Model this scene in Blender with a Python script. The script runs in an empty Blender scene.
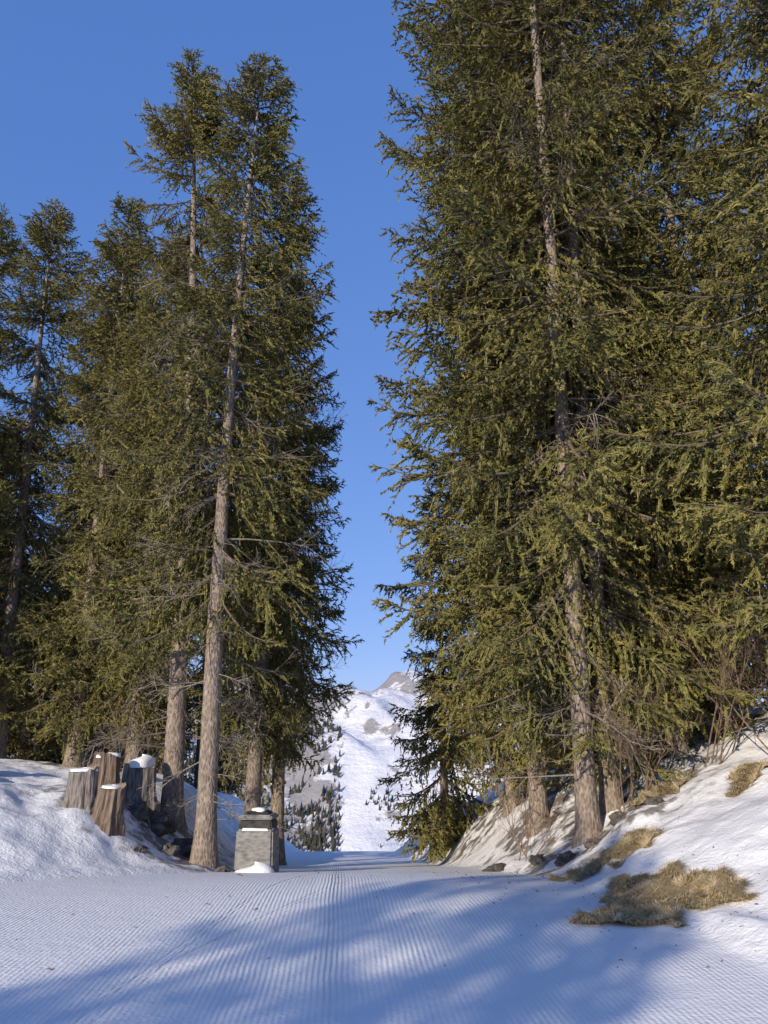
import bpy, math, random, bmesh
import numpy as np
from mathutils import Vector, noise as mnoise
random.seed(7); rng=np.random.default_rng(7)
scene=bpy.context.scene
COL=scene.collection
R=math.radians
SUN_EL=20.0; SUN_AZ=32.0
# ------------------------------------------------------------ helpers
def mk_mesh(name, verts, tris=None, quads=None, mats=(), mi=None, attrs=None, smooth=False):
    me=bpy.data.meshes.new(name)
    verts=np.asarray(verts,dtype=np.float32).reshape(-1,3)
    nt=0 if tris is None else len(tris); nq=0 if quads is None else len(quads)
    me.vertices.add(len(verts)); me.vertices.foreach_set('co',verts.ravel())
    if nt+nq:
        li=[]
        if nt: li.append(np.asarray(tris,dtype=np.int32).ravel())
        if nq: li.append(np.asarray(quads,dtype=np.int32).ravel())
        li=np.concatenate(li)
        tot=np.concatenate([np.full(nt,3,np.int32),np.full(nq,4,np.int32)])
        st=np.concatenate([[0],np.cumsum(tot)[:-1]]).astype(np.int32)
        me.loops.add(len(li)); me.loops.foreach_set('vertex_index',li)
        me.polygons.add(nt+nq); me.polygons.foreach_set('loop_start',st); me.polygons.foreach_set('loop_total',tot)
        if mi is not None: me.polygons.foreach_set('material_index',np.asarray(mi,dtype=np.int32))
        me.polygons.foreach_set('use_smooth',np.full(nt+nq,smooth,dtype=bool))
    for m in mats: me.materials.append(m)
    if attrs:
        for k,a in attrs.items():
            at=me.attributes.new(k,'FLOAT','POINT'); at.data.foreach_set('value',np.asarray(a,dtype=np.float32))
    me.update(calc_edges=True)
    return me
def add_obj(name, me, parent=None, loc=(0,0,0), rot=(0,0,0), scale=(1,1,1)):
    o=bpy.data.objects.new(name,me); COL.objects.link(o)
    o.location=loc; o.rotation_euler=rot; o.scale=scale
    if parent: o.parent=parent
    return o
def empty(name, loc=(0,0,0)):
    o=bpy.data.objects.new(name,None); o.empty_display_size=0.2; COL.objects.link(o); o.location=loc; return o
class Geo:
    def __init__(s): s.v=[];s.t=[];s.m=[];s.a=[];s.n=0
    def add(s,v,t,m=0,a=0.5):
        v=np.asarray(v,dtype=np.float32).reshape(-1,3); t=np.asarray(t,dtype=np.int32).reshape(-1,3)
        s.v.append(v); s.t.append(t+s.n); s.m.append(np.full(len(t),m,np.int32) if np.ndim(m)==0 else m)
        a=np.asarray(a,dtype=np.float32); s.a.append(np.full(len(v),a) if a.ndim==0 else a); s.n+=len(v)
    def arrays(s): return np.concatenate(s.v),np.concatenate(s.t),np.concatenate(s.m),np.concatenate(s.a)
    def mesh(s,name,mats,smooth=False):
        v,t,m,a=s.arrays(); return mk_mesh(name,v,tris=t,mats=mats,mi=m,attrs={'tone':a},smooth=smooth)
def nrm(a): return a/np.maximum(np.linalg.norm(a,axis=-1,keepdims=True),1e-9)
def tube(pts,rad,sides=6,jit=0,cap=True):
    pts=np.asarray(pts,float); n=len(pts); rad=np.asarray(rad,float)
    tg=nrm(np.gradient(pts,axis=0))
    ref=np.array([0,0,1.0]) if abs(tg[0][2])<0.9 else np.array([1.0,0,0])
    u=nrm(np.cross(tg,ref)); w=np.cross(tg,u)
    ang=np.arange(sides)*2*np.pi/sides
    rr=rad[:,None]*(1+ (rng.uniform(-jit,jit,(n,sides)) if jit else 0))
    v=pts[:,None,:]+rr[...,None]*(np.cos(ang)[None,:,None]*u[:,None,:]+np.sin(ang)[None,:,None]*w[:,None,:])
    v=v.reshape(-1,3); i=np.arange(n-1)[:,None]*sides; j=np.arange(sides)[None,:]; k=(j+1)%sides
    a=(i+j).ravel(); b=(i+k).ravel(); c=(i+sides+k).ravel(); d=(i+sides+j).ravel()
    t=np.concatenate([np.stack([a,b,c],1),np.stack([a,c,d],1)])
    if cap:
        v=np.concatenate([v,pts[-1:]]); e=(n-1)*sides; q=np.arange(sides)
        t=np.concatenate([t,np.stack([e+q,e+(q+1)%sides,np.full(sides,n*sides)],1)])
    return v,t
# ------------------------------------------------------------ materials
def new_mat(name):
    m=bpy.data.materials.new(name); m.use_nodes=True
    nt=m.node_tree; b=nt.nodes['Principled BSDF']; return m,nt,b
def N(nt,typ,**kw):
    n=nt.nodes.new(typ)
    for k,v in kw.items(): setattr(n,k,v)
    return n
def ramp(nt,stops):
    r=nt.nodes.new('ShaderNodeValToRGB'); e=r.color_ramp.elements
    while len(e)<len(stops): e.new(0.5)
    for q,(p,c) in zip(e,stops): q.position=p; q.color=(*c,1)
    return r
def mth(nt,op,a,b=None,c=None,clamp=False):
    n=nt.nodes.new('ShaderNodeMath'); n.operation=op; n.use_clamp=clamp
    for i,x in enumerate((a,b,c)):
        if x is None: continue
        if isinstance(x,(int,float)): n.inputs[i].default_value=x
        else: nt.links.new(x,n.inputs[i])
    return n.outputs[0]
def mixc(nt,f,a,b):
    n=nt.nodes.new('ShaderNodeMix'); n.data_type='RGBA'
    for s,x in ((n.inputs[0],f),(n.inputs[6],a),(n.inputs[7],b)):
        if isinstance(x,(int,float)): s.default_value=x
        elif isinstance(x,tuple): s.default_value=(*x,1)
        else: nt.links.new(x,s)
    return n.outputs[2]
def noise(nt,scale,detail=4,vec=None,rough=0.55):
    n=nt.nodes.new('ShaderNodeTexNoise'); n.inputs['Scale'].default_value=scale; n.inputs['Detail'].default_value=detail; n.inputs['Roughness'].default_value=rough
    if vec: nt.links.new(vec,n.inputs['Vector'])
    return n.outputs['Fac']
def coords(nt,kind='Position',scale=None):
    if kind=='Position': o=nt.nodes.new('ShaderNodeNewGeometry').outputs['Position']
    else: o=nt.nodes.new('ShaderNodeTexCoord').outputs[kind]
    if scale:
        m=nt.nodes.new('ShaderNodeMapping'); m.inputs['Scale'].default_value=scale; nt.links.new(o,m.inputs['Vector']); o=m.outputs[0]
    return o
def bump(nt,b,h,strength,dist):
    n=nt.nodes.new('ShaderNodeBump'); n.inputs['Strength'].default_value=strength; n.inputs['Distance'].default_value=dist
    nt.links.new(h,n.inputs['Height']); nt.links.new(n.outputs[0],b.inputs['Normal'])
def foliage_mat(name,dark,mid,light):
    m,nt,b=new_mat(name)
    at=N(nt,'ShaderNodeAttribute',attribute_name='tone')
    oi=nt.nodes.new('ShaderNodeObjectInfo')
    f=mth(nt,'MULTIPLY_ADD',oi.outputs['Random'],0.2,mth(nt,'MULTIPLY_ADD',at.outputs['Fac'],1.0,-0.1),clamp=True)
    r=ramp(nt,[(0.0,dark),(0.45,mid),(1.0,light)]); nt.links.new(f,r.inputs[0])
    nt.links.new(r.outputs[0],b.inputs['Base Color']); b.inputs['Roughness'].default_value=0.6
    b.inputs['Specular IOR Level'].default_value=0.2
    return m
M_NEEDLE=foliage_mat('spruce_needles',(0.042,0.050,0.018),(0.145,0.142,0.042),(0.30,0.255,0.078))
def bark_mat(name,c1,c2,c3,sc=(9,9,2.2),det=4):
    m,nt,b=new_mat(name); v=coords(nt,'Object',sc)
    n1=noise(nt,1.6,det,v,0.65); n2=noise(nt,0.5,2,coords(nt,'Object'))
    vo=nt.nodes.new('ShaderNodeTexVoronoi'); vo.inputs['Scale'].default_value=2.4; nt.links.new(v,vo.inputs['Vector'])
    f=mth(nt,'ADD',mth(nt,'MULTIPLY',n1,0.7),mth(nt,'MULTIPLY',vo.outputs['Distance'],0.4))
    r=ramp(nt,[(0.25,c1),(0.5,c2),(0.75,c3)]); nt.links.new(f,r.inputs[0])
    c=mixc(nt,mth(nt,'MULTIPLY',n2,0.5),r.outputs[0],c1)
    nt.links.new(c,b.inputs['Base Color']); b.inputs['Roughness'].default_value=0.9
    bump(nt,b,f,0.9,0.03); return m
def flat_mat(name,c):
    m,nt,b=new_mat(name); n1=noise(nt,30,1,coords(nt,'Object'))
    r=ramp(nt,[(0.3,tuple(x*.5 for x in c)),(0.7,tuple(x*1.4 for x in c))]); nt.links.new(n1,r.inputs[0]); nt.links.new(r.outputs[0],b.inputs['Base Color']); b.inputs['Roughness'].default_value=.9; return m
M_BARK=bark_mat('spruce_bark',(0.08,0.06,0.045),(0.23,0.18,0.14),(0.47,0.385,0.31),(13,13,5))
M_TWIG=flat_mat('spruce_twig',(0.15,0.115,0.08))
M_DEAD=flat_mat('dead_twig',(0.25,0.21,0.17))
def wood_cut_mat():
    m,nt,b=new_mat('cut_wood'); v=coords(nt,'Object')
    w=nt.nodes.new('ShaderNodeTexWave'); w.wave_type='RINGS'; w.rings_direction='Z'; w.inputs['Scale'].default_value=9; w.inputs['Distortion'].default_value=3; nt.links.new(v,w.inputs['Vector'])
    r=ramp(nt,[(0,(0.14,0.10,0.07)),(1,(0.36,0.27,0.18))]); nt.links.new(w.outputs['Fac'],r.inputs[0])
    nt.links.new(r.outputs[0],b.inputs['Base Color']); b.inputs['Roughness'].default_value=0.85; return m
M_CUT=wood_cut_mat()
M_SPLIT=bark_mat('split_wood',(0.05,0.034,0.025),(0.15,0.105,0.075),(0.30,0.22,0.165),(14,14,1.6))
M_OLDWOOD=bark_mat('weathered_wood',(0.06,0.052,0.045),(0.19,0.168,0.145),(0.38,0.34,0.30),(14,14,2.0))
M_ROCK=bark_mat('rock',(0.03,0.026,0.022),(0.085,0.07,0.06),(0.18,0.16,0.14),(4,4,4))
M_CONC=bark_mat('weathered_concrete',(0.10,0.095,0.085),(0.22,0.21,0.195),(0.35,0.34,0.32),(4,4,9))
def snow_plain():
    m,nt,b=new_mat('snow_cap_snow'); b.inputs['Base Color'].default_value=(0.89,0.88,0.88,1); b.inputs['Roughness'].default_value=0.7
    bump(nt,b,noise(nt,22,4,coords(nt)),0.4,0.02); return m
M_SNOW=snow_plain()
def ground_mat():
    m,nt,b=new_mat('groomed_snow')
    P=coords(nt); sx=nt.nodes.new('ShaderNodeSeparateXYZ'); nt.links.new(P,sx.inputs[0])
    X,Y=sx.outputs[0],sx.outputs[1]
    tr=N(nt,'ShaderNodeAttribute',attribute_name='track').outputs['Fac']
    lit=N(nt,'ShaderNodeAttribute',attribute_name='litter').outputs['Fac']
    xt=mth(nt,'MULTIPLY_ADD',Y,0.054,X)
    wob=noise(nt,0.8,2,P)
    xw=mth(nt,'ADD',xt,mth(nt,'MULTIPLY',wob,0.05))
    s=mth(nt,'SINE',mth(nt,'MULTIPLY',xw,2*math.pi/0.040))
    breakn=noise(nt,1.1,3,coords(nt,'Position',(1.2,0.4,1)))
    fine=noise(nt,16,3,coords(nt,'Position',(1.0,0.35,1)),0.7)
    amp=mth(nt,'MULTIPLY',mth(nt,'MULTIPLY_ADD',breakn,2.6,-0.7,clamp=True),tr)
    amp=mth(nt,'MULTIPLY',amp,mth(nt,'MULTIPLY_ADD',fine,1.8,0.1))
    d=mth(nt,'ABSOLUTE',mth(nt,'ADD',xt,0.09)); seam=mth(nt,'SUBTRACT',1.0,mth(nt,'MULTIPLY',d,6.0),clamp=True)
    d2=mth(nt,'ABSOLUTE',mth(nt,'ADD',xt,3.25)); seam2=mth(nt,'SUBTRACT',1.0,mth(nt,'MULTIPLY',d2,6.0),clamp=True)
    seams=mth(nt,'ADD',seam,mth(nt,'MULTIPLY',seam2,0.5))
    amp=mth(nt,'ADD',amp,mth(nt,'MULTIPLY',mth(nt,'MULTIPLY',seams,0.9),tr))
    h=mth(nt,'MULTIPLY',s,mth(nt,'MULTIPLY',amp,0.0022))
    h=mth(nt,'ADD',h,mth(nt,'MULTIPLY',mth(nt,'MULTIPLY',seam,tr),0.012))
    g=noise(nt,30,4,P,0.6); g2=noise(nt,4,3,P)
    off=mth(nt,'SUBTRACT',1.0,tr)
    h=mth(nt,'ADD',h,mth(nt,'MULTIPLY',g,mth(nt,'MULTIPLY_ADD',off,0.004,0.009)))
    h=mth(nt,'ADD',h,mth(nt,'MULTIPLY',g2,mth(nt,'MULTIPLY_ADD',off,0.03,0.010)))
    for k,(a,c,wd,dep) in enumerate([(0.30,-3.35,60,.010),(0.34,-3.62,60,.008),(0.12,-2.35,90,.007),(0.10,-2.15,90,.007)]):
        dd=mth(nt,'ABSOLUTE',mth(nt,'SUBTRACT',mth(nt,'MULTIPLY_ADD',Y,-a,X),c))
        gr=mth(nt,'SUBTRACT',1.0,mth(nt,'MULTIPLY',dd,float(wd)*0.55),clamp=True)
        h=mth(nt,'SUBTRACT',h,mth(nt,'MULTIPLY',mth(nt,'MULTIPLY',gr,tr),dep))
    bump(nt,b,h,1.0,1.0)
    base=mixc(nt,wob,(0.82,0.81,0.81),(0.90,0.885,0.88))
    sp=noise(nt,34,2,P,0.7); sp2=noise(nt,3.1,4,P,0.6)
    spk=mth(nt,'MULTIPLY',mth(nt,'GREATER_THAN',sp,0.665),lit)
    pat=mth(nt,'MULTIPLY',mth(nt,'MULTIPLY_ADD',mth(nt,'ADD',sp2,mth(nt,'MULTIPLY',lit,0.25)),9.0,-6.1,clamp=True),lit)
    c=mixc(nt,mth(nt,'MULTIPLY',spk,0.75),base,(0.10,0.075,0.05))
    c=mixc(nt,mth(nt,'MULTIPLY',pat,0.9),c,(0.11,0.08,0.055))
    nt.links.new(c,b.inputs['Base Color']); b.inputs['Roughness'].default_value=0.55; b.inputs['Specular IOR Level'].default_value=0.25
    return m
M_GROUND=ground_mat()
def mountain_mat():
    m,nt,b=new_mat('snowy_mountain'); P=coords(nt)
    st=N(nt,'ShaderNodeAttribute',attribute_name='rock').outputs['Fac']
    n1=noise(nt,0.018,8,coords(nt,'Position',(1,.5,2.2)),0.68); n2=noise(nt,0.10,6,P,0.7)
    f=mth(nt,'ADD',mth(nt,'MULTIPLY',n1,0.7),mth(nt,'MULTIPLY',n2,0.5)); f=mth(nt,'ADD',f,st)
    k=mth(nt,'MULTIPLY_ADD',f,16.0,-9.9,clamp=True)
    c=mixc(nt,mth(nt,'MULTIPLY',k,0.8),(0.72,0.72,0.74),(0.19,0.17,0.165))
    nt.links.new(c,b.inputs['Base Color']); b.inputs['Roughness'].default_value=0.8
    bump(nt,b,n1,0.7,12.0); return m
# ------------------------------------------------------------ terrain
def sstep(a,b,x): 
    t=np.clip((x-a)/(b-a),0,1); return t*t*(3-2*t)
RY=np.array([-40,0,5.85,9,12,16,25,40,60]); RX=np.array([4.2,3.3,2.6,2.15,2.05,1.6,0.7,0.2,0.2])
LY=np.array([-40,0,6,9.6,11,12.5,16,25,40,60]); LX=np.array([-7,-6.6,-6.0,-4.5,-3.4,-2.5,-2.4,-3.1,-3.4,-3.4])
_yy=np.linspace(-40,60,1001)
def _smooth(a,k): 
    kk=np.ones(k)/k; p=np.pad(a,(k//2,k//2),mode='edge'); return np.convolve(p,kk,'valid')[:len(a)]
_RF=_smooth(np.interp(_yy,RY,RX),21); _LF=_smooth(np.interp(_yy,LY,LX),17)
def rfoot(y): return np.interp(y,_yy,_RF)
def lfoot(y): return np.interp(y,_yy,_LF)
ZY=np.array([-3000,-40,-6,0,7,9.5,12,15,20,30,36,60,140,300,600,3000]); ZZ=np.array([14,3.0,0.4,0,0,-0.09,-0.43,-0.89,-1.62,-2.78,-3.7,-9,-38,-90,-165,-165])
_zy=np.linspace(-60,400,4601); _zz=_smooth(np.interp(_zy,ZY,ZZ),25)
def ztrack(y): return np.where((y>-58)&(y<398),np.interp(y,_zy,_zz),np.interp(y,ZY,ZZ))
def vn(x,y,s,seed):
    x=np.asarray(x)*s+seed*17.3; y=np.asarray(y)*s+seed*9.1
    xi=np.floor(x).astype(np.int64); yi=np.floor(y).astype(np.int64); fx=x-xi; fy=y-yi
    fx=fx*fx*(3-2*fx); fy=fy*fy*(3-2*fy)
    def h(a,b): 
        n=(a*374761393+b*668265263+seed*982451653)&0x7fffffff; n=((n^(n>>13))*1274126177)&0x7fffffff; n=n^(n>>16); return (n&0xffff)/65535.0
    return (h(xi,yi)*(1-fx)+h(xi+1,yi)*fx)*(1-fy)+(h(xi,yi+1)*(1-fx)+h(xi+1,yi+1)*fx)*fy
def fbm(x,y,s,seed,o=4):
    r=0;a=1;t=0
    for i in range(o): r=r+a*(vn(x,y,s*2**i,seed+i)-.5); t+=a; a*=.5
    return r/t
def terrain(x,y):
    x=np.asarray(x,float); y=np.asarray(y,float)
    rf=rfoot(y); lf=lfoot(y); z=ztrack(y).astype(float)
    dr=np.maximum(x-rf,0); dl=np.maximum(lf-x,0)
    er=dr*dr/(dr+0.35)*0.52; er=5.5*(1-np.exp(-er/5.5))
    el=dl*dl/(dl+0.6)*0.50; el=1.2*(1-np.exp(-el/1.2))
    fade=1-sstep(28,60,y)
    z=z+(er+el)*fade
    z=z+sstep(0.1,2.5,dl)*np.clip(-ztrack(y),0,1.5)*0.8*fade
    z=z+sstep(0.0,1.6,dr)*np.clip(-ztrack(y),0,1.0)*0.7*fade
    off=np.clip(np.maximum(dr,dl)/0.8,0,1)
    z=z+off*(fbm(x,y,0.7,3,3)*0.42+fbm(x,y,2.0,5,3)*0.14)
    z=z+fbm(x,y,0.25,11,2)*0.08*(1-off)
    z=z+0.09*np.exp(-((dr-0.25)/0.18)**2)*(dr>0)*sstep(-0.2,0.3,fbm(x,y,0.9,21))*fade
    z=z+0.06*np.exp(-((dl-0.2)/0.2)**2)*(dl>0)*fade
    return z
def axis(lo,hi,step,far,g):
    a=list(np.arange(lo,hi+1e-6,step)); s=step; p=hi
    while p<far: s*=g; p+=s; a.append(p)
    s=step; p=lo
    while p>-far: s*=g; p-=s; a.insert(0,p)
    return np.array(a)
xs=axis(-9,9,0.06,4000,1.12); ys=axis(2.5,24,0.07,4000,1.12)
GX,GY=np.meshgrid(xs,ys); GZ=terrain(GX,GY)
nx,ny=len(xs),len(ys)
i=np.arange(ny-1)[:,None]*nx; j=np.arange(nx-1)[None,:]
q=np.stack([(i+j).ravel(),(i+j+1).ravel(),(i+j+nx+1).ravel(),(i+j+nx).ravel()],1)
rf=rfoot(GY); lf=lfoot(GY)
trk=np.clip(np.minimum(rf-GX,GX-lf)/0.25+0.3,0,1)*(1-sstep(34,40,GY))
TREES_XY=[(-3.75,14.5),(-2.8,13),(-9.6,20),(-12,21),(-7.2,19),(-2.4,17),(-2.1,19.5),(2.97,12),(3.35,12.4),(2.7,15),(6.6,15.5),(6.5,9.5),(1.3,22),(2.4,19),(-4.4,13.2)]
lit=np.zeros_like(GX)
for (a,b) in TREES_XY: lit=np.maximum(lit,np.exp(-(((GX-a)**2+(GY-b)**2)/1.7**2)))
lit=np.clip(lit*1.15+0.3*sstep(0.3,2.0,GX-rf)*sstep(8,12,GY),0,1)*(1-0.9*trk)
lit=np.maximum(lit,0.10*(1-sstep(14,18,GY))*sstep(-0.5,2,GX))
me=mk_mesh('snow_ground',np.stack([GX,GY,GZ],-1).reshape(-1,3),quads=q,mats=[M_GROUND],attrs={'track':trk.ravel(),'litter':lit.ravel()},smooth=True)
add_obj('snow_ground',me)
def tz(x,y): return float(terrain(np.array([x]),np.array([y]))[0])
# ------------------------------------------------------------ mountain
mx=np.arange(-1300,1300,7.0); my=np.arange(420,1500,7.0)
MX,MY=np.meshgrid(mx,my)
def mtn(x,y):
    up=sstep(400,1060,y)
    crest=32+ 10*np.sin(x*0.006+1.4)+fbm(x,y,0.012,31,5)*50
    crest=crest-18*sstep(45,110,-x)+np.clip(-x-150,0,1e9)*0.25
    z=-175+(crest+175)*up**0.85
    z=z-(np.maximum(y-1060,0))*0.35
    rid=1-np.abs(fbm(x+y*0.35,y*0.55,0.010,41,5))*4
    z=z+rid*22*up+fbm(x,y,0.03,51,4)*30*up
    return z
MZ=mtn(MX,MY)
gy_,gx_=np.gradient(MZ,7.0); steep=np.hypot(gx_,gy_)
slope_open=sstep(-45,-15,MX+(MY-620)*.06)*(1-sstep(900,960,MY))
rock=np.clip((steep-0.5)*0.35,0,0.25)+0.05*sstep(900,1000,MY)*(1-sstep(0,80,MX))+0.09*(1-sstep(-70,-20,MX+(MY-620)*.1))-0.03-0.10*slope_open
nx2,ny2=len(mx),len(my)
i=np.arange(ny2-1)[:,None]*nx2; j=np.arange(nx2-1)[None,:]
q=np.stack([(i+j).ravel(),(i+j+1).ravel(),(i+j+nx2+1).ravel(),(i+j+nx2).ravel()],1)
add_obj('snowy_mountain',mk_mesh('snowy_mountain',np.stack([MX,MY,MZ],-1).reshape(-1,3),quads=q,mats=[mountain_mat()],attrs={'rock':rock.ravel()},smooth=True))
g=Geo(); M_FAR=foliage_mat('distant_conifers',(0.022,0.025,0.02),(0.042,0.043,0.032),(0.075,0.07,0.05))
n=0; tries=0
while n<8000 and tries<70000:
    tries+=1
    y=rng.uniform(560,1010); x=rng.uniform(-300,130)
    dens=vn(x,y,0.02,61)*0.45+vn(x,y,0.06,62)*0.4+rng.uniform(-.15,.15)
    bandx=x-(-34-(y-620)*0.05)
    lim=0.22+0.40*(y-560)/440+(0.34 if 0<bandx<110 else 0)
    if dens<lim: continue
    z=float(mtn(np.array(x),np.array(y))); h=rng.uniform(3,9)*(0.7 if bandx>0 else 1); r=h*0.24
    a=np.arange(5)*2*np.pi/5+rng.uniform(0,6)
    vv=[];tt=[]
    for L,(z0,z1,rr) in enumerate([(0.05,0.6,1),(0.4,1.0,0.65)]):
        b0=len(vv)
        for k in a: vv.append((x+math.cos(k)*r*rr*rng.uniform(.7,1.2),y+math.sin(k)*r*rr,z+h*z0))
        vv.append((x,y,z+h*z1))
        for k in range(5): tt.append((b0+k,b0+(k+1)%5,b0+5))
    g.add(vv,tt,0,rng.uniform(0,1)); n+=1
add_obj('mountain_forest',g.mesh('mountain_forest',[M_FAR]))
# ------------------------------------------------------------ spruce branch library (arrays)
def needles(g,P,D,L,tone,K=4,nl=0.034,nw=0.013,core=0.013):
    n=len(P); D=nrm(D); rnd=rng.normal(size=(n,3)); U=nrm(np.cross(D,rnd)); V=np.cross(D,U)
    for W in (U,V):
        v=np.stack([P+W*core,P-W*core,P+D*L[:,None]],1).reshape(-1,3)
        g.add(v,np.arange(n*3).reshape(-1,3),0,np.repeat(tone,3))
    k=np.arange(K); t_=(k+0.7)/K
    ph=k[None,:]*2.0+rng.uniform(0,6,(n,1))
    base=P[:,None,:]+D[:,None,:]*(L[:,None]*t_[None,:])[...,None]
    dr=nrm(D[:,None,:]*0.7+np.cos(ph)[...,None]*U[:,None,:]+np.sin(ph)[...,None]*V[:,None,:])
    ln=nl*rng.uniform(.7,1.2,(n,K,1))
    v=np.stack([base-D[:,None,:]*nw*.5,base+D[:,None,:]*nw*.5,base+dr*ln],2).reshape(-1,3)
    g.add(v,np.arange(n*K*3).reshape(-1,3),0,np.repeat(tone,K*3))
def make_branch(L,seed,step=0.042,tw=1.0,K=4):
    global rng
    rng=np.random.default_rng(1000+seed)
    g=Geo(); n=7; t=np.linspace(0,1,n)
    sag=rng.uniform(0.08,0.22); bend=rng.uniform(-.14,.14)
    def axisp(t):
        t=np.asarray(t); return np.stack([L*t*(1-0.04*t), L*bend*t*t, L*(-sag*np.sin(t*np.pi*0.62)+0.13*t**3)],-1)
    v,tt=tube(axisp(t),(0.005+0.008*L)*(1-t)**0.8+0.003,4,cap=False); g.add(v,tt,1)
    nsec=int((8+L*16)/tw)
    ts=np.linspace(0.08,0.99,nsec)+rng.uniform(-.02,.02,nsec)
    P=[];D=[];LN=[];T=[]
    for q_,tq in enumerate(ts):
        tq=float(np.clip(tq,0.02,0.995))
        if rng.random()<0.15: continue
        side=1 if q_%2 else -1
        o=axisp(tq); fw=nrm(axisp(min(tq+.02,1))-axisp(tq-.02))
        sl=min(0.60,0.13+0.32*L*(np.sin(np.pi*min(1,tq*0.85+0.18))**0.8)*(1-0.5*tq))*rng.uniform(.4,1.3)
        a=R(rng.uniform(25,75))*(1-0.25*tq)
        lat=np.array([-fw[1],fw[0],0])*side; lat/=max(np.linalg.norm(lat),1e-6)
        d0=nrm(fw*math.cos(a)+lat*math.sin(a)+np.array([0,0,rng.uniform(-1.0,.5)]))
        s=np.linspace(0,1,3)
        pts=o+d0*(s*sl)[:,None]+np.array([0,0,-1.0])*(s**2*sl*rng.uniform(.0,.6))[:,None]
        v,tt=tube(pts,0.0045*(1-s)+0.0015,3,cap=False); g.add(v,tt,1)
        start=0.10 if tq>0.3 else 0.3
        m=max(3,int(sl*(1-start)/(step*tw))); ss=np.linspace(start,1,m)
        pp=np.stack([np.interp(ss,s,pts[:,c]) for c in range(3)],1)
        dd=nrm(pts[-1]-pts[0]); perp=nrm(np.cross(dd,[0,0,1.0]))
        sg=np.where(np.arange(m)%2,1,-1)[:,None]
        dv=dd*rng.uniform(.4,1.1,(m,1))+perp*sg*rng.uniform(.2,.9,(m,1))+np.array([0,0,1.0])*rng.uniform(-.8,.7,(m,1))
        bt=rng.normal(0,.12)
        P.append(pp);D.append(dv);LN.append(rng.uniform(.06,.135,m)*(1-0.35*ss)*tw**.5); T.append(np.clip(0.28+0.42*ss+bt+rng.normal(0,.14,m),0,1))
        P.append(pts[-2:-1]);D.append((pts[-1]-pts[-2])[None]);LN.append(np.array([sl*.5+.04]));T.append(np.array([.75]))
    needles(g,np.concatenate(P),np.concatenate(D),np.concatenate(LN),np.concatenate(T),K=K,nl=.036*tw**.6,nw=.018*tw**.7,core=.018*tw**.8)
    return g.arrays()
def make_dead(L,seed):
    global rng
    rng=np.random.default_rng(2000+seed); g=Geo()
    def rec(o,d,ln,r,lv):
        n=4; s=np.linspace(0,1,n); cv=rng.normal(0,.12,3)
        pts=o+d*(s*ln)[:,None]+cv*(s**2*ln)[:,None]+np.array([0,0,-1])*(s**2*ln*.15)[:,None]
        v,t=tube(pts,np.maximum(r*(1-s*.8),.0022),4 if lv<1 else 3,cap=False); g.add(v,t,2)
        if lv<2:
            for k in range([9,5][lv]):
                q=rng.uniform(.2,1); p=np.array([np.interp(q,s,pts[:,c]) for c in range(3)])
                dd=nrm(d+nrm(rng.normal(size=3))*.9+np.array([0,0,-.25])); rec(p,dd,ln*rng.uniform(.2,.45),r*.4,lv+1)
    rec(np.zeros(3),np.array([1.0,0,0.05]),L,0.014,0)
    return g.arrays()
CLS=[0.4,0.75,1.2,1.8,2.5]; NV=3
LIB=[make_branch(L,i*10+k,tw=1.16,K=3) for i,L in enumerate(CLS) for k in range(NV)]
LIBF=[make_branch(L,i*10+k,tw=2.5,K=3) for i,L in enumerate(CLS) for k in range(NV)]
DEAD=[make_dead(1.2,k) for k in range(3)]
def eul(rx,ry,rz):
    cx,sx,cy,sy,cz,sz=math.cos(rx),math.sin(rx),math.cos(ry),math.sin(ry),math.cos(rz),math.sin(rz)
    return (np.array([[cz,-sz,0],[sz,cz,0],[0,0,1]])@np.array([[cy,0,sy],[0,1,0],[-sy,0,cy]])@np.array([[1,0,0],[0,cx,-sx],[0,sx,cx]]))
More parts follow.
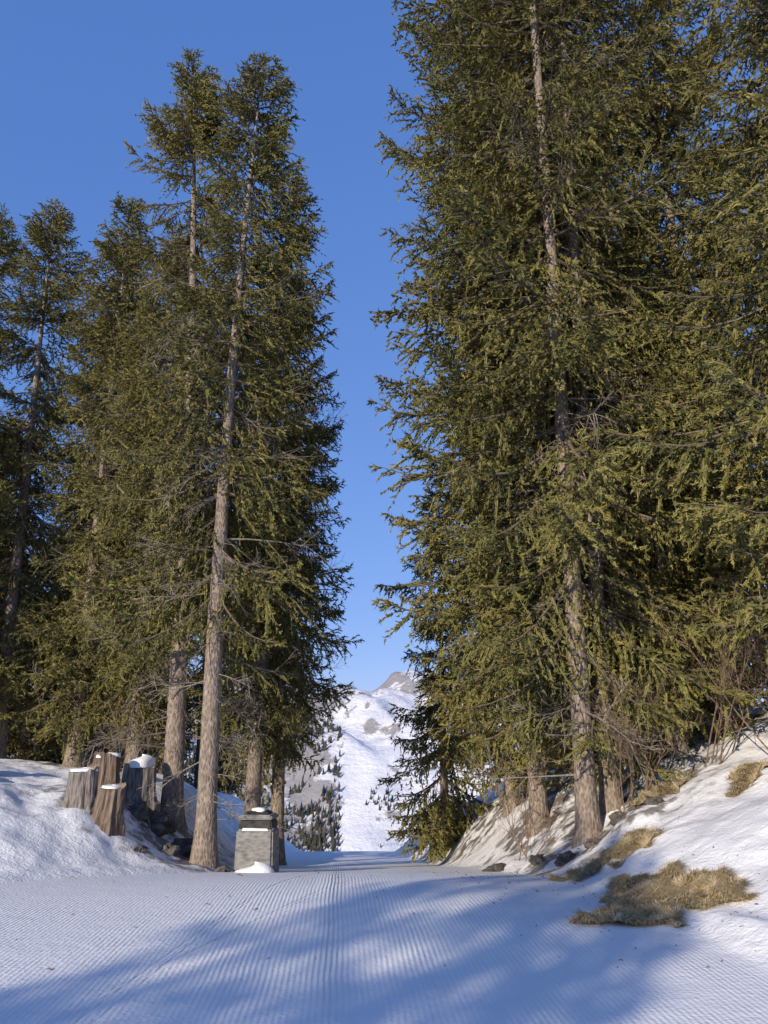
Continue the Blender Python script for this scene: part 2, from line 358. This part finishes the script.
def tree_mesh(H,hc,Rr,lean=(0,0),dens=11.0,r0=0.17,seed=0,shape=0.7,bow=0.0,dead=1.0,topR=0.5,thin=0,far=False,gaps=0.2,clear=0.0):
    global rng
    rng=np.random.default_rng(seed+500); lib=LIBF if far else LIB
    bowd=rng.uniform(-1,1,2)*bow; g=Geo()
    def c(h):
        t=np.asarray(h)/H; return np.stack([lean[0]*t+bowd[0]*np.sin(t*np.pi),lean[1]*t+bowd[1]*np.sin(t*np.pi),np.asarray(h)],-1)
    hs=np.concatenate([[-0.4,0,0.15,0.4,0.8],np.linspace(1.4,H,30)])
    rad=r0*(1-np.clip(hs/H,0,1))**1.0+0.008; rad=rad*(1+0.5*np.exp(-np.maximum(hs,0)/0.25)); rad[0]*=1.2
    v,t=tube(c(hs),rad,12,jit=0.05); trunk=(v,t)
    def put(A,p,rot,s,dt):
        v,t,m,a=A; M=eul(*rot); w=(v*np.array(s))@M.T+p; g.add(w,t,m,np.clip(a+dt,0,1))
    nb=int((H-hc)*dens)
    hh=np.sort(hc+(H-hc-0.1)*rng.uniform(0,1,nb)**0.93)
    hh=np.round(hh/0.36)*0.36*0.7+hh*0.3; gap=rng.uniform(0,6)
    for h in hh:
        h=min(h,H-0.05); t_=min(max((h-hc)/(H-hc),0),1)
        az=rng.uniform(0,2*np.pi)
        Lq=(Rr*min(1,(1-t_)**shape*1.08)*min(1,0.6+t_*3.0)+topR*(1-t_)**.5+0.12)
        irr=vn(az*1.3+gap*3,h*0.55,1,seed+3)*0.6+vn(az*2.6+gap,h*1.3,1,seed+9)*0.4
        if irr<gaps and rng.random()<.8: continue
        if clear and math.sin(az)<-0.6 and h<H*0.75 and rng.random()<clear*(0.55+0.8*vn(h*.5,0,1,seed+2)): continue
        L=max(0.22,Lq*(0.55+0.75*irr)*rng.uniform(.65,1.12))
        if thin and t_<thin and rng.random()<0.65*(1-t_/thin): continue
        pitch=R(-26+66*t_**1.2+rng.uniform(-13,13))
        cls=int(np.argmin([abs(math.log(L/x)) for x in CLS])); s=L/CLS[cls]; zs=s*rng.uniform(.85,1.3)
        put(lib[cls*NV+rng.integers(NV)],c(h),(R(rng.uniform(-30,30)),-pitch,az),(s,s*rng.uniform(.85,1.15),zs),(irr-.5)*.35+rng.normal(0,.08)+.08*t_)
    for k in range(int(dead*(8+hc*7+(H-hc)*2.5))):
        h=rng.uniform(max(0.8,hc*0.3),hc+(H-hc)*0.6); s=rng.uniform(.4,1.25)
        put(DEAD[rng.integers(3)],c(h),(rng.uniform(0,6),R(rng.uniform(-5,35)),rng.uniform(0,6.28)),(s,s,s),0)
    tm=mk_mesh('trunk',trunk[0],tris=trunk[1],mats=[M_BARK],smooth=True)
    return tm,g.mesh('crown',[M_NEEDLE,M_TWIG,M_DEAD])
def tree(x,y,name='spruce_tree',meshes=None,rz=0,sc=1,**kw):
    z=tz(x,y); tm,cm=meshes or tree_mesh(**kw)
    e=empty(name,(x,y,z-0.05)); e.rotation_euler=(0,0,rz); e.scale=(sc,sc,sc)
    add_obj('trunk',tm,e); add_obj('crown',cm,e); return (tm,cm)
# left group
tree(-3.75,14.5,H=17.0,hc=3.4,Rr=2.0,lean=(-0.75,0.2),r0=0.185,seed=1,dens=19,bow=.12,shape=.55,thin=.2,clear=.95)
tree(-2.80,13.0,H=15.6,hc=3.2,Rr=1.65,lean=(0.25,0.1),r0=0.165,seed=2,dens=18,bow=.2,shape=.55,thin=.25,clear=.6)
A3=tree(-9.6,20,H=16.2,hc=2.0,Rr=2.3,lean=(-0.4,0),r0=0.19,seed=3,dens=17,shape=.55,clear=.4)
tree(-12.2,21,meshes=A3,rz=2.1,sc=1.02)
A5=tree(-7.3,19,H=15.6,hc=1.8,Rr=2.2,r0=0.18,seed=5,dens=17,shape=.55)
A6=tree(-2.75,17.0,H=16.8,hc=2.9,Rr=1.85,lean=(0.3,0),r0=0.17,seed=6,dens=17,shape=.6)
tree(-2.55,19.8,meshes=A6,rz=2.5,sc=1.0)
tree(-5.6,18.0,meshes=A5,rz=1.3,sc=.9)
tree(-8.3,23.0,meshes=A6,rz=3.0,sc=1.05)
tree(-11.0,17.5,meshes=A5,rz=4.0,sc=.85)
# right group
tree(2.97,12.0,H=25,hc=1.9,Rr=2.6,lean=(-0.1,0.2),r0=0.155,seed=21,dens=17,bow=.1,shape=.32,thin=.12,clear=.7)
tree(3.42,12.35,H=24,hc=1.6,Rr=2.5,lean=(0.6,0.2),r0=0.13,seed=22,dens=14,bow=.15,shape=.35,thin=.1,clear=.7)
A23=tree(2.75,14.6,H=23,hc=1.9,Rr=2.55,lean=(-0.3,0.0),r0=0.15,seed=23,dens=17,shape=.32)
A24=tree(6.4,14.8,H=20,hc=1.4,Rr=2.6,r0=0.18,seed=24,dens=15,shape=.45)
tree(6.6,9.9,H=19,hc=1.9,Rr=2.8,r0=0.18,seed=25,dens=17,shape=.4)
A26=tree(1.55,21.0,H=9.6,hc=0.4,Rr=1.45,r0=0.11,seed=26,dens=18,dead=0,gaps=.1)
A27=tree(2.8,18,H=13,hc=0.9,Rr=1.8,r0=0.13,seed=27,dens=16,dead=0,gaps=.1)
tree(4.6,17.5,meshes=A23,rz=2.2,sc=.85)
tree(9.6,13.5,meshes=A24,rz=1.2,sc=1.0)
tree(4.9,13.4,meshes=A27,rz=.7,sc=.85)
# unseen trees added behind the camera to cast shade over the right of the piste
for (x,y,rz_,s_) in [(-8.4,-10.0,.7,.68),(-6.4,-10.8,2.7,.72),(-12.0,-11.2,1.1,.90),(-10.2,-11.8,3.9,.78),(-11.6,-12.8,5.0,.88)]:
    tree(x,y,meshes=A26,rz=rz_,sc=s_)
# background forest : one object
FM=[tree_mesh(H=14,hc=h0,Rr=2.4,dens=9,r0=.16,seed=200+k,far=True,dead=.3,gaps=.1) for k,h0 in enumerate((.5,1.2,2.2))]
fe=empty('background_spruce_forest'); r2=np.random.default_rng(5)
sp=[(-6.3-18*r2.random(),23+12*r2.random(),r2.uniform(.75,1.1)) for k in range(40)]+[(4.5+13*r2.random(),20+9*r2.random(),r2.uniform(.9,1.25)) for k in range(13)]
sp+=[(-22+9*r2.random(),17+6*r2.random(),1) for k in range(6)]+[(-15+9.5*r2.random(),21.5+2*r2.random(),r2.uniform(.3,.5)) for k in range(12)]
for k,(x,y,s) in enumerate(sp):
    tm,cm=FM[r2.integers(3)]; rz=r2.uniform(0,6.28)
    for nm,mm in (('trunk',tm),('crown',cm)):
        add_obj(nm,mm,fe,loc=(x,y,tz(x,y)-.05),rot=(0,0,rz),scale=(s,s,s))
# ------------------------------------------------------------ stumps
def snow_cap(parent,r,z,h=0.08,off=(0,0),seed=0,sq=None):
    K=20;Rn=6; v=[];t=[]
    for i_ in range(Rn+1):
        f=i_/Rn
        for j_ in range(K):
            a=j_*2*math.pi/K; w=1+0.10*math.sin(a*2+seed)+0.07*math.sin(a*3+seed*2)
            rad=r*w*math.sin(f*math.pi/2); x,y=math.cos(a)*rad,math.sin(a)*rad
            if sq: 
                m=max(abs(math.cos(a)),abs(math.sin(a))); x,y=x/m*sq[0],y/m*sq[1]
            v.append((x+off[0],y+off[1],z+h*max(0,math.cos(f*math.pi/2))**0.6*(1+.2*math.sin(a+seed))-0.02*(f>0.95)))
    for i_ in range(Rn):
        for j_ in range(K):
            a=i_*K+j_; b=i_*K+(j_+1)%K; t+= [(a,b,b+K),(a,b+K,a+K)]
    add_obj('snow_cap',mk_mesh('snow_cap',v,tris=t,mats=[M_SNOW],smooth=True),parent)
def stump(x,y,r,h,seed,mat=None,cap=True,tilt=(0,0),name='tree_stump',caph=.06,z=None):
    rr=np.random.default_rng(seed); K=28; zs=[-0.3,0,0.06,0.15,h*.4,h*.7,h*.93,h]
    v=[];t=[]
    ph=rr.uniform(0,6,4)
    for li,zz in enumerate(zs):
        for j_ in range(K):
            a=j_*2*math.pi/K
            w=1+.09*math.sin(3*a+ph[0])+.06*math.sin(7*a+ph[1]+zz*2)+.045*math.sin(13*a+ph[2])+rr.uniform(-.03,.03)
            fl=1+.25*math.exp(-max(zz,0)/.12)*(1+.5*math.sin(4*a+ph[3]))
            ztop=zz+(0.06*math.cos(a+ph[3])+rr.uniform(-.03,.03) if li>=len(zs)-1 else 0)
            v.append((math.cos(a)*r*w*fl*(1-.1*zz/h),math.sin(a)*r*w*fl*(1-.1*zz/h),ztop))
    L=len(zs)
    for i_ in range(L-1):
        for j_ in range(K):
            a=i_*K+j_; b=i_*K+(j_+1)%K; t+= [(a,b,b+K),(a,b+K,a+K)]
    m0=len(t)
    v.append((0,0,h)); c=len(v)-1
    for j_ in range(K): t.append(((L-1)*K+j_,(L-1)*K+(j_+1)%K,c))
    mi=[0]*m0+[1]*K
    e=empty(name,(x,y,(tz(x,y) if z is None else z)-0.03)); e.rotation_euler=(tilt[0],tilt[1],rr.uniform(0,6))
    add_obj('stump',mk_mesh('stump',v,tris=t,mats=[mat or M_OLDWOOD,M_CUT],mi=mi),e)
    if cap: snow_cap(e,r*.85,h-0.01,caph,seed=seed)
    return e
stump(-4.55,12.3,.22,.58,1,M_OLDWOOD,caph=.03)
stump(-4.10,12.2,.21,.54,2,M_SPLIT,caph=.03,tilt=(R(4),R(3)))
stump(-4.58,13.4,.22,.60,3,M_SPLIT,caph=.05)
stump(-4.20,14.0,.28,.62,4,M_OLDWOOD,caph=.16)
stump(-6.55,13.2,.24,.42,5,M_OLDWOOD,caph=.06)
def rock(x,y,s,seed,name='rock',dz=0):
    rr=np.random.default_rng(seed)
    bm=bmesh.new(); bmesh.ops.create_icosphere(bm,subdivisions=3,radius=1)
    sc=np.array([s*rr.uniform(.8,1.4),s*rr.uniform(.7,1.1),s*rr.uniform(.5,.8)])
    for v in bm.verts:
        d=1+0.6*mnoise.noise(Vector(v.co)*1.3+Vector((seed,0,0)))+0.35*mnoise.noise(Vector(v.co)*4+Vector((seed,5,0)))
        v.co=Vector((v.co.x*sc[0]*d,v.co.y*sc[1]*d,v.co.z*sc[2]*d))
    me=bpy.data.meshes.new(name); bm.to_mesh(me); bm.free(); me.materials.append(M_ROCK)
    return add_obj(name,me,loc=(x,y,tz(x,y)+s*.05+dz),rot=(0,0,rr.uniform(0,6)))
for k,(x,y,s) in enumerate([(-3.35,12.9,.18),(-3.2,13.5,.24),(-3.75,13.6,.26),(-2.45,12.7,.12),(-4.0,13.4,.2),(-6.3,12.9,.15),(-6.0,12.4,.09),(-3.55,12.1,.08),(2.55,11.6,.16),(2.9,11.4,.12),(3.3,11.5,.14),(2.3,12.4,.13),(1.85,13.6,.16),(-2.2,14.6,.2),(3.7,11.2,.12)]):
    rock(x,y,s,k+3)
# ------------------------------------------------------------ utility box
def box_mesh(name,sx,sy,z0,z1,taper=1.0,bev=.015,mats=()):
    bm=bmesh.new(); bmesh.ops.create_cube(bm,size=1)
    for v in bm.verts:
        top=v.co.z>0; k=taper if top else 1
        v.co=Vector((v.co.x*sx*k,v.co.y*sy*k,z1 if top else z0))
    bmesh.ops.bevel(bm,geom=list(bm.edges),offset=bev,segments=2,affect='EDGES')
    me=bpy.data.meshes.new(name); bm.to_mesh(me); bm.free()
    for m in mats: me.materials.append(m)
    return me
M_DARKMETAL=bark_mat('dark_lid',(0.02,0.02,0.02),(0.05,0.045,0.04),(0.09,0.08,0.07),(6,6,6))
bx,by=-1.98,13.0
e=empty('utility_box',(bx,by,tz(bx,by)+.02)); e.rotation_euler=(0,0,R(-6))
add_obj('body',box_mesh('body',.62,.5,-.4,.62,.93,.03,[M_CONC]),e)
add_obj('shoulder',box_mesh('shoulder',.54,.44,.62,.76,.90,.02,[M_DARKMETAL]),e)
add_obj('lid',box_mesh('lid',.56,.48,.76,.83,.90,.02,[M_CONC]),e)
add_obj('roof_slab',box_mesh('roof_slab',.42,.36,.83,.88,.70,.02,[M_DARKMETAL]),e)
snow_cap(e,1.0,.88,.04,seed=3,sq=(.12,.11))
snow_cap(e,1.0,.62,.03,seed=4,sq=(.26,.21))
snow_cap(e,.30,-.06,.20,off=(.05,-.32),seed=8)
# ------------------------------------------------------------ dry grass
M_GRASS,nt,b=new_mat('dry_grass')
at=N(nt,'ShaderNodeAttribute',attribute_name='tone'); r=ramp(nt,[(0,(0.18,0.12,0.06)),(0.5,(0.46,0.36,0.20)),(1,(0.64,0.53,0.33))]); nt.links.new(at.outputs['Fac'],r.inputs[0]); nt.links.new(r.outputs[0],b.inputs['Base Color']); b.inputs['Roughness'].default_value=.8
def grass_patch(cx,cy,rx,ry,rot,n,seed):
    rr=np.random.default_rng(seed); g=Geo()
    A=rr.uniform(-1,1,(n*5,2)); d=np.hypot(A[:,0],A[:,1]); ang=np.arctan2(A[:,1],A[:,0])
    lim=0.68+.2*np.sin(3*ang+seed)+.12*np.sin(7*ang+seed*3)+.45*(vn(A[:,0]*6,A[:,1]*6,1,seed+7)-.5)
    ok=(d<lim)&(vn(A[:,0]*4,A[:,1]*4,1,seed)<0.78); A=A[ok][:n]; n=len(A)
    P=np.stack([cx+A[:,0]*rx*math.cos(rot)-A[:,1]*ry*math.sin(rot),cy+A[:,0]*rx*math.sin(rot)+A[:,1]*ry*math.cos(rot)],1)
    z=terrain(P[:,0],P[:,1]); B=np.stack([P[:,0],P[:,1],z-0.01],1)
    th=vn(P[:,0],P[:,1],5,seed)*6+rr.normal(0,.7,n)+2.6; L=rr.uniform(.05,.17,n)
    clump=vn(P[:,0],P[:,1],8,seed+4)
    up=rr.uniform(.1,.7,n)*(.3+clump)
    d=nrm(np.stack([np.cos(th),np.sin(th),up],1)); w=np.stack([-np.sin(th),np.cos(th),np.zeros(n)],1)*0.003
    B[:,2]+=clump*0.07
    mid=B+d*(L*.6)[:,None]+np.array([0,0,.01]); tip=B+d*L[:,None]+np.array([0,0,-.02])
    v=np.stack([B-w,B+w,mid+w*.8,mid-w*.8,tip],1).reshape(-1,3); b=np.arange(n)[:,None]*5
    t=np.concatenate([b+np.array(q) for q in ([0,1,2],[0,2,3],[3,2,4])])
    g.add(v,t,0,np.repeat(np.clip(rr.normal(.58,.25,n)-.35*(1-clump)+.15,0,1),5))
    add_obj('dry_grass_patch',g.mesh('dry_grass_patch',[M_GRASS]))
grass_patch(2.5,7.7,.8,1.0,R(-35),34000,1)
grass_patch(2.75,9.9,.55,.8,R(-60),16000,2)
grass_patch(4.7,10.4,.5,.3,R(20),7000,3)
grass_patch(3.9,11.6,.5,.4,R(20),6000,4)
# ------------------------------------------------------------ bare shrubs
M_SHRUB=flat_mat('shrub_bark',(0.19,0.13,0.09))
def shrub(x,y,h,n,seed,spread=.35,name='bare_shrub'):
    rr=np.random.default_rng(seed); g=Geo()
    def rec(o,d,ln,r,lv):
        s=np.linspace(0,1,6); cv=rr.normal(0,.14,3)
        pts=o+d*(s*ln)[:,None]+cv*(s**2*ln)[:,None]
        v,t=tube(pts,r*(1-s*.75),5 if lv==0 else 3,cap=False); g.add(v,t,0)
        if lv<3:
            for k in range([7,5,3][lv]):
                q=rr.uniform(.25,1); p=np.array([np.interp(q,s,pts[:,c]) for c in range(3)])
                rec(p,nrm(d+nrm(rr.normal(size=3))*.75+np.array([0,0,.15])),ln*rr.uniform(.25,.5),r*.5,lv+1)
    for k in range(n):
        rec(np.array([rr.normal(0,.15),rr.normal(0,.15),-.1]),nrm(np.array([rr.normal(0,spread),rr.normal(0,spread),1])),h*rr.uniform(.6,1.1),.013,0)
    add_obj(name,g.mesh(name,[M_SHRUB]),loc=(x,y,tz(x,y)))
shrub(5.3,10.8,2.3,6,1); shrub(4.9,12.0,2.2,6,2); shrub(5.9,9.6,1.6,4,3); shrub(3.9,12.0,2.0,6,4,.15)
shrub(3.4,11.6,1.7,5,5,.15,'bare_sapling'); shrub(2.2,13.0,1.3,4,6,.3,'bare_sapling'); shrub(-4.7,14.6,1.4,4,7,.3); shrub(6.4,11.5,1.8,5,8)
# ------------------------------------------------------------ debris
g=Geo(); rr=np.random.default_rng(11)
for k in range(420):
    if rr.random()<.8: y=rr.uniform(5.5,14); x=rfoot(y)+rr.normal(.3,.8)
    else: y=rr.uniform(5.5,13); x=rr.uniform(-4,3)
    z=tz(x,y); s=rr.uniform(.002,.010)*(1+ (rr.random()<.04)); L=s*rr.uniform(1,6); a=rr.uniform(0,6)
    p=np.array([[x,y,z+.003],[x+math.cos(a)*L*.5,y+math.sin(a)*L*.5,z+.008+s*.3],[x+math.cos(a)*L,y+math.sin(a)*L,z+.003]])
    v,t=tube(p,[s*.35,s*.5,s*.2],5); g.add(v,t,0)
add_obj('twig_and_cone_litter',g.mesh('twig_and_cone_litter',[M_TWIG]))
# ------------------------------------------------------------ light
w=bpy.data.worlds.new('World'); scene.world=w; w.use_nodes=True; nt=w.node_tree
sky=nt.nodes.new('ShaderNodeTexSky'); sky.sky_type='NISHITA'; sky.sun_disc=False
sky.sun_elevation=R(SUN_EL); sky.sun_rotation=R(180+SUN_AZ)
sky.altitude=1800; sky.air_density=1.0; sky.dust_density=0.0; sky.ozone_density=3.0
sep=nt.nodes.new('ShaderNodeSeparateColor'); nt.links.new(sky.outputs[0],sep.inputs[0]); cmb=nt.nodes.new('ShaderNodeCombineColor')
for k,(pw,ml) in enumerate(((.60,1.20),(.45,1.88),(.33,3.95))):
    nt.links.new(mth(nt,'MULTIPLY',mth(nt,'POWER',sep.outputs[k],pw),ml),cmb.inputs[k])
bg=nt.nodes['Background']; bg.inputs['Strength'].default_value=0.12; nt.links.new(cmb.outputs[0],bg.inputs['Color'])
sd=bpy.data.lights.new('sun','SUN'); sd.energy=4.8; sd.angle=R(.5); sd.color=(1,.88,.70)
so=bpy.data.objects.new('sun',sd); COL.objects.link(so)
az=R(SUN_AZ); el=R(SUN_EL); d=Vector((math.sin(az)*math.cos(el),math.cos(az)*math.cos(el),-math.sin(el)))
so.rotation_euler=d.to_track_quat('-Z','Y').to_euler(); so.location=(-10,-15,15)
cam=bpy.data.cameras.new('camera'); co=bpy.data.objects.new('camera',cam); COL.objects.link(co)
co.location=(0,0,1.6+tz(0,0)); co.rotation_euler=(R(90+15.5),0,0)
cam.sensor_fit='VERTICAL'; cam.sensor_height=24; cam.lens=24*769/1024; cam.clip_end=9000; cam.clip_start=.05
scene.camera=co
scene.view_settings.view_transform='Standard'; scene.view_settings.look='None'; scene.view_settings.exposure=0
